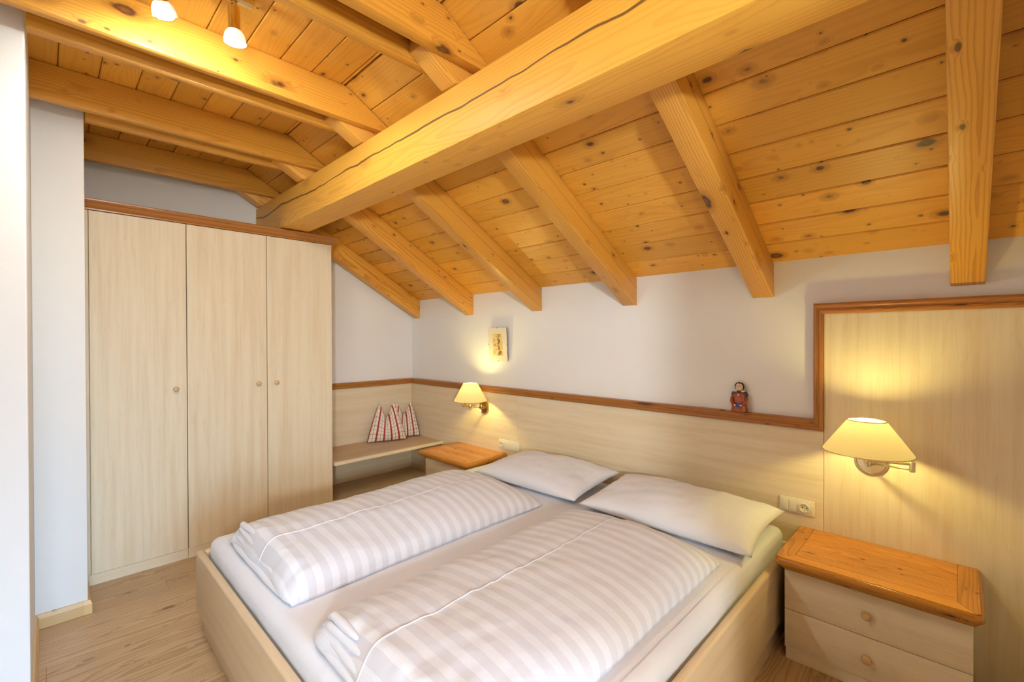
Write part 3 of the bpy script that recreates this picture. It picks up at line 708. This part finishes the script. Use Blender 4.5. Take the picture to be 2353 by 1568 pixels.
# ------------------------------------------------------------------ ceiling spot rail
sr_ = empty('ceiling_spot_rail', (-2.02, .2, ZC), 'brass ceiling rail with lit frosted-glass spotlights', 'lamp')
XS = -2.045
b = bm_box(XS - .018, XS + .022, -.26, .60, ZC - .045, ZC - .0005, .009, 3)
link('rail', b, M_steel, sr_, smooth=35)
link('screw', bm_lathe([(0, 0), (.005, 0), (.004, .0015), (0, .002)], V((XS + .002, .572, ZC - .045)), V((0, 0, -1)), 14, False), M_brass, sr_)
def spot(y, d, xo):
    d = d.normalized(); p = V((XS + xo, y, ZC - .060))
    h = link('spotlight', bm_tube([V((XS + .002, y, ZC - .046)), V((XS + .002, y, ZC - .066)), p + d * .004], .008, 12), M_brass, sr_, smooth=40)
    link('barrel', bm_lathe([(0, -.012), (.012, -.010), (.019, -.002), (.021, .010), (.021, .085), (.018, .088), (0, .088)], p, d, 24, False), M_brass, h, smooth=40)
    link('glass_shade', bm_lathe([(.019, .084), (.026, .088), (.034, .100), (.039, .118), (.040, .134), (.0385, .134), (.0375, .118), (.0325, .102), (.025, .090), (.019, .0865), (.019, .084)], p, d, 28, False), M_frost, h, smooth=50)
    link('bulb', bm_lathe([(0, .089), (.012, .089), (.017, .10), (.026, .125), (.028, .136), (.020, .142), (0, .144)], p, d, 20, False), M_spot, h, smooth=50)
spot(.530, V((-.10, .06, -1)), -.012)
spot(.275, V((-.52, .42, -1)), -.02)
spot(-.02, V((.15, .75, -1)), .02)

# ------------------------------------------------------------------ added fill lamp, out of view, brightens what faces the camera
gl_ = empty('fill_lamp', (1.9, -1.2, 0), 'added fill lamp, a glowing globe on a stand behind the viewpoint', 'lamp')
link('base', bm_lathe([(0, 0), (.14, 0), (.14, .012), (.13, .02), (.02, .026), (.011, .04), (.011, 1.56), (0, 1.56)], V((1.9, -1.2, 0)), V((0, 0, 1)), 24, False), M_brass, gl_, smooth=40)
link('globe', bm_ball(V((1.9, -1.2, 1.70)), .15, (1, 1, 1), 3), M_fill, gl_, smooth=True)

# ------------------------------------------------------------------ picture
def picture():
    x0, x1, z0, z1 = -3.047, -2.815, 1.302, 1.596
    c = V(((x0 + x1) / 2, YW - .013, z0)); R = Matrix.Rotation(.055, 4, 'X')
    root = empty('picture', c, 'small unframed clip picture with an abstract yellow watercolour on the white wall', 'picture')
    def q(b): b.transform(Matrix.Translation(c) @ R @ Matrix.Translation(-c)); return b
    yb = YW - .012
    box_ = lambda *s, **k: q(bm_box(*s, **k))
    fr = Matrix.Translation(c) @ R
    link('backing_board', box_(x0 + .001, x1 - .001, yb - .008, yb, z0, z1), plain('hardboard', (.20, .12, .06), .7), root, fr)
    link('mount', box_(x0, x1, yb - .0105, yb - .0085, z0, z1), plain('cream_card', (.82, .75, .58), .35, var=.01, coat=.5), root, fr)
    g = G('watercolour'); u = g.obj(); s = g.xyz(u)
    n1 = g.noise(u, 28, 4); n2 = g.noise(g.vm('ADD', u, (3, 1, 2)), 45, 5); n3 = g.noise(g.vm('MULTIPLY', u, (60, 20, 18)), 1, 4)
    c1 = g.mix(g.step(n1, .35, .65), (.72, .44, .10), (.80, .62, .30)); c1 = g.mix(g.step(n2, .55, .7), c1, (.46, .22, .12))
    stem = g.step(g.f('ABSOLUTE', g.f('ADD', g.f('SUBTRACT', s[0], .018), g.f('MULTIPLY', g.f('SUBTRACT', n3, .5), .13))), .004, .013, 1., 0.)
    c1 = g.mix(g.f('MULTIPLY', stem, .85), c1, (.10, .065, .05)); c1 = g.mix(g.step(n3, .62, .72), c1, (.78, .70, .60))
    g.bsdf(c1, .4, coat=.4)
    link('watercolour', box_(x0 + .056, x1 - .054, yb - .0112, yb - .0104, z0 + .048, z1 - .055), g.m, root, fr)
    for px, pz in (((x0 + x1) / 2, z0), ((x0 + x1) / 2, z1), (x0, (z0 + z1) / 2), (x1, (z0 + z1) / 2)):
        link('clip', box_(px - .004, px + .004, yb - .0125, yb + .001, pz - .004, pz + .004, bev=.001), M_brass, root, fr)
picture()

# ------------------------------------------------------------------ switches and sockets
def face_socket(x, y, z, parent):
    link('socket', bm_lathe([(.0, .0015), (.019, .0015), (.0195, .010), (.022, .0115), (.024, .010), (.024, .001)], V((x, y, z)), V((0, -1, 0)), 28, False), M_plastic, parent, smooth=40)
    for dx in (-.0095, .0095): link('pin_hole', bm_lathe([(0, .0018), (.003, .0018), (.003, .0024), (0, .0024)], V((x + dx, y, z)), V((0, -1, 0)), 10, False), M_black, parent)
    for dz in (-.017, .017): link('earth_contact', bm_box(x - .003, x + .003, y - .009, y - .002, z + dz - .002, z + dz + .002), M_steel, parent)
def plate(name, x0, x1, z0, z1, label, cat, slots):
    root = empty(name, ((x0 + x1) / 2, YP, (z0 + z1) / 2), label, cat)
    box('frame', x0, x1, YP - .009, YP - .0004, z0, z1, M_plastic, root, .003, 3)
    for kind, a_, b_ in slots:
        if kind == 'rocker': box('rocker', a_, b_, YP - .0135, YP - .008, z0 + .011, z1 - .011, M_plastic, root, .0018, 2)
        elif kind == 'blank': box('cover', a_, b_, YP - .0115, YP - .008, z0 + .011, z1 - .011, M_plastic, root, .0012, 2)
        else:
            box('insert', a_, b_, YP - .0105, YP - .008, z0 + .011, z1 - .011, M_plastic, root, .0012, 2)
            face_socket((a_ + b_) / 2, YP - .0100, (z0 + z1) / 2, root)
plate('switch_plate', -.700, -.535, .558, .638, 'cream double switch with socket above the right-hand nightstand', 'switch', (('rocker', -.689, -.655), ('rocker', -.6535, -.619), ('socket', -.6175, -.546)))
plate('socket_plate', -2.915, -2.660, .533, .613, 'cream wall socket with blank cover above the far nightstand', 'socket', (('socket', -2.904, -2.838), ('blank', -2.8365, -2.671)))

# ------------------------------------------------------------------ figurine on the rail
def figurine():
    bx, by, bz = -.908, YP + .002, RZ + .0565
    root = empty('figurine', (bx, by, bz), 'small painted clay figure in red cloak holding a blue bowl, on the rail', 'figurine')
    cl = plain('glazed_red_brown', (.33, .055, .018), .16, var=.35, scale=60, coat=.6); navy = plain('glazed_navy', (.022, .026, .07), .18, var=.3, coat=.6)
    skin = plain('glazed_cream', (.72, .58, .42), .2, coat=.6); blk = plain('glazed_black', (.025, .016, .012), .18, coat=.6); wht = plain('glazed_white', (.75, .70, .6), .2, coat=.5)
    c = V((bx, by, bz))
    def lat(prof, n=28, sy=.55):
        b = bm_lathe(prof, V((0, 0, 0)), V((0, 0, 1)), n, False)
        for v in b.verts: v.co.y *= sy; v.co += c
        return b
    b = lat([(0, .0), (.042, .0), (.0435, .006), (.041, .03), (.040, .06), (.0385, .08), (.032, .098), (.020, .113), (.012, .118), (0, .119)])
    for v in b.verts:
        a_ = math.atan2(v.co.y - by, v.co.x - bx); v.co.x += .0016 * math.sin(a_ * 9) * (1 if v.co.z < bz + .1 else 0)
    link('cloak', b, cl, root, smooth=True)
    for s in (-1, 1):
        w_ = bm_ball(c + V((s * .031, .002, .100)), .018, (.85, .55, 1.0)); link('shoulder', w_, navy, root, smooth=True)
        link('collar', bm_ball(c + V((s * .020, -.008, .119)), .010, (1.15, .7, .6)), wht, root, smooth=True)
        link('hand', bm_ball(c + V((s * .015, -.0285, .040)), .0078, (1.1, .7, .8)), skin, root, smooth=True)
        link('sleeve', bm_tube([c + V((s * .036, -.006, .085)), c + V((s * .038, -.018, .058)), c + V((s * .025, -.0255, .042))], lambda t: .011 - .002 * t, 12), cl, root, smooth=True)
    link('neckerchief', bm_ball(c + V((0, -.010, .117)), .013, (1.0, .7, .5)), navy, root, smooth=True)
    hd = link('head', bm_ball(c + V((0, -.004, .143)), .0225, (.93, .75, 1.12), 3), skin, root, smooth=True)
    hb = bm_ball(c + V((0, .0015, .146)), .0265, (1.0, .78, 1.02), 3)
    bmesh.ops.delete(hb, geom=[v for v in hb.verts if v.co.y < by - .0075 and v.co.z < bz + .163], context='VERTS')
    link('hair', hb, blk, root, smooth=True)
    for s in (-1, 1):
        link('eye', bm_ball(c + V((s * .0075, -.0200, .148)), .0022, (1.5, .5, .6), 1), blk, hd)
        link('brow', bm_ball(c + V((s * .0078, -.0198, .1525)), .0022, (1.6, .5, .4), 1), blk, hd)
    link('nose', bm_ball(c + V((0, -.0214, .1435)), .0022, (.8, .8, 1), 1), cl, hd)
    bw_ = lat([(0, .028), (.010, .028), (.016, .034), (.018, .044), (.0175, .050), (.014, .050), (.013, .047), (0, .046)], 24, 1.0)
    for v in bw_.verts: v.co.y = by - .026 + (v.co.y - by) * .55
    link('bowl', bw_, plain('glazed_blue', (.02, .05, .16), .15, coat=.6), root, smooth=40)
figurine()

# ------------------------------------------------------------------ plaid cushions on the bench
def cushion(p0, p1, hgt, thick, lean, dip, ear, label, seed):
    """bottom edge from p0 to p1 on the bench; leans back"""
    d = (p1 - p0); w = d.length; d.normalize(); nrm = V((0, 0, 1)).cross(d)  # towards the wall side
    if nrm.x > 0: nrm = -nrm
    b = bmesh.new(); uvl = b.loops.layers.uv.new('UVMap'); n, m = 56, 56; grids = []
    for sgn in (1, -1):
        g = []
        for j in range(m + 1):
            r = []
            for i in range(n + 1):
                u, v = i / n, j / m; s = 2 * u - 1
                # outline: wide foot, ears at the top drawn in, deep chop in the middle
                wid = (1 - v) * 1.0 + v * ear; wid = 1 + (ear - 1) * v ** 1.15
                x = s * wid * .5 * w
                top = hgt * (1 - dip * (math.sqrt(max(0, 1 - abs(s) / .80) ** 2 + .004) - .06) - .13 * max(0, (abs(s) - .72) / .28) ** 2)
                z = top * (v - .0 * v * v) - .0
                z = hgt * v * (1 - v) * .0 + top * v + (hgt - top) * v * (1 - v) * .35
                f = max(0, (1 - abs(s) ** 3) * (1 - abs(2 * v - 1) ** 3.2)) ** .5
                pinch = 1 - .75 * math.exp(-(s / .22) ** 2) * v ** 3
                t = sgn * thick * .5 * f * pinch
                t += mnoise.noise(V((s * 3, v * 3, seed + sgn))) * .006 * f
                # soft corner tips at the foot
                back = z * math.tan(lean) + .5 * thick
                pt = (p0 + p1) / 2 + d * x + nrm * (back - t) + V((0, 0, max(z * math.cos(lean * .5), 0) + (.004 * (1 - v))))
                r.append((b.verts.new(pt), (u, v)))
            g.append(r)
        for j in range(m):
            for i in range(n):
                q = [g[j][i], g[j][i + 1], g[j + 1][i + 1], g[j + 1][i]]
                if sgn < 0: q = q[::-1]
                f_ = b.faces.new([k[0] for k in q])
                for lp, k in zip(f_.loops, q): lp[uvl].uv = k[1]
    bmesh.ops.remove_doubles(b, verts=b.verts, dist=.0003); bmesh.ops.recalc_face_normals(b, faces=b.faces)
    o = link('cushion', b, M_plaid, None, Matrix.Translation((p0 + p1) / 2), smooth=True)
    return tag(o, label, 'cushion', 'red plaid cushions on the bench')
cz = BZ + .001
cushion(V((-4.160, 2.212, cz)), V((-4.030, 2.590, cz)), .385, .115, .10, .44, .46, 'red plaid cushion with chopped top, standing in front on the bench', 2.0)
cushion(V((-4.215, 2.475, cz)), V((-4.090, 2.785, cz)), .365, .09, .07, .40, .56, 'red plaid cushion with chopped top, tucked behind in the bench corner', 6.0)
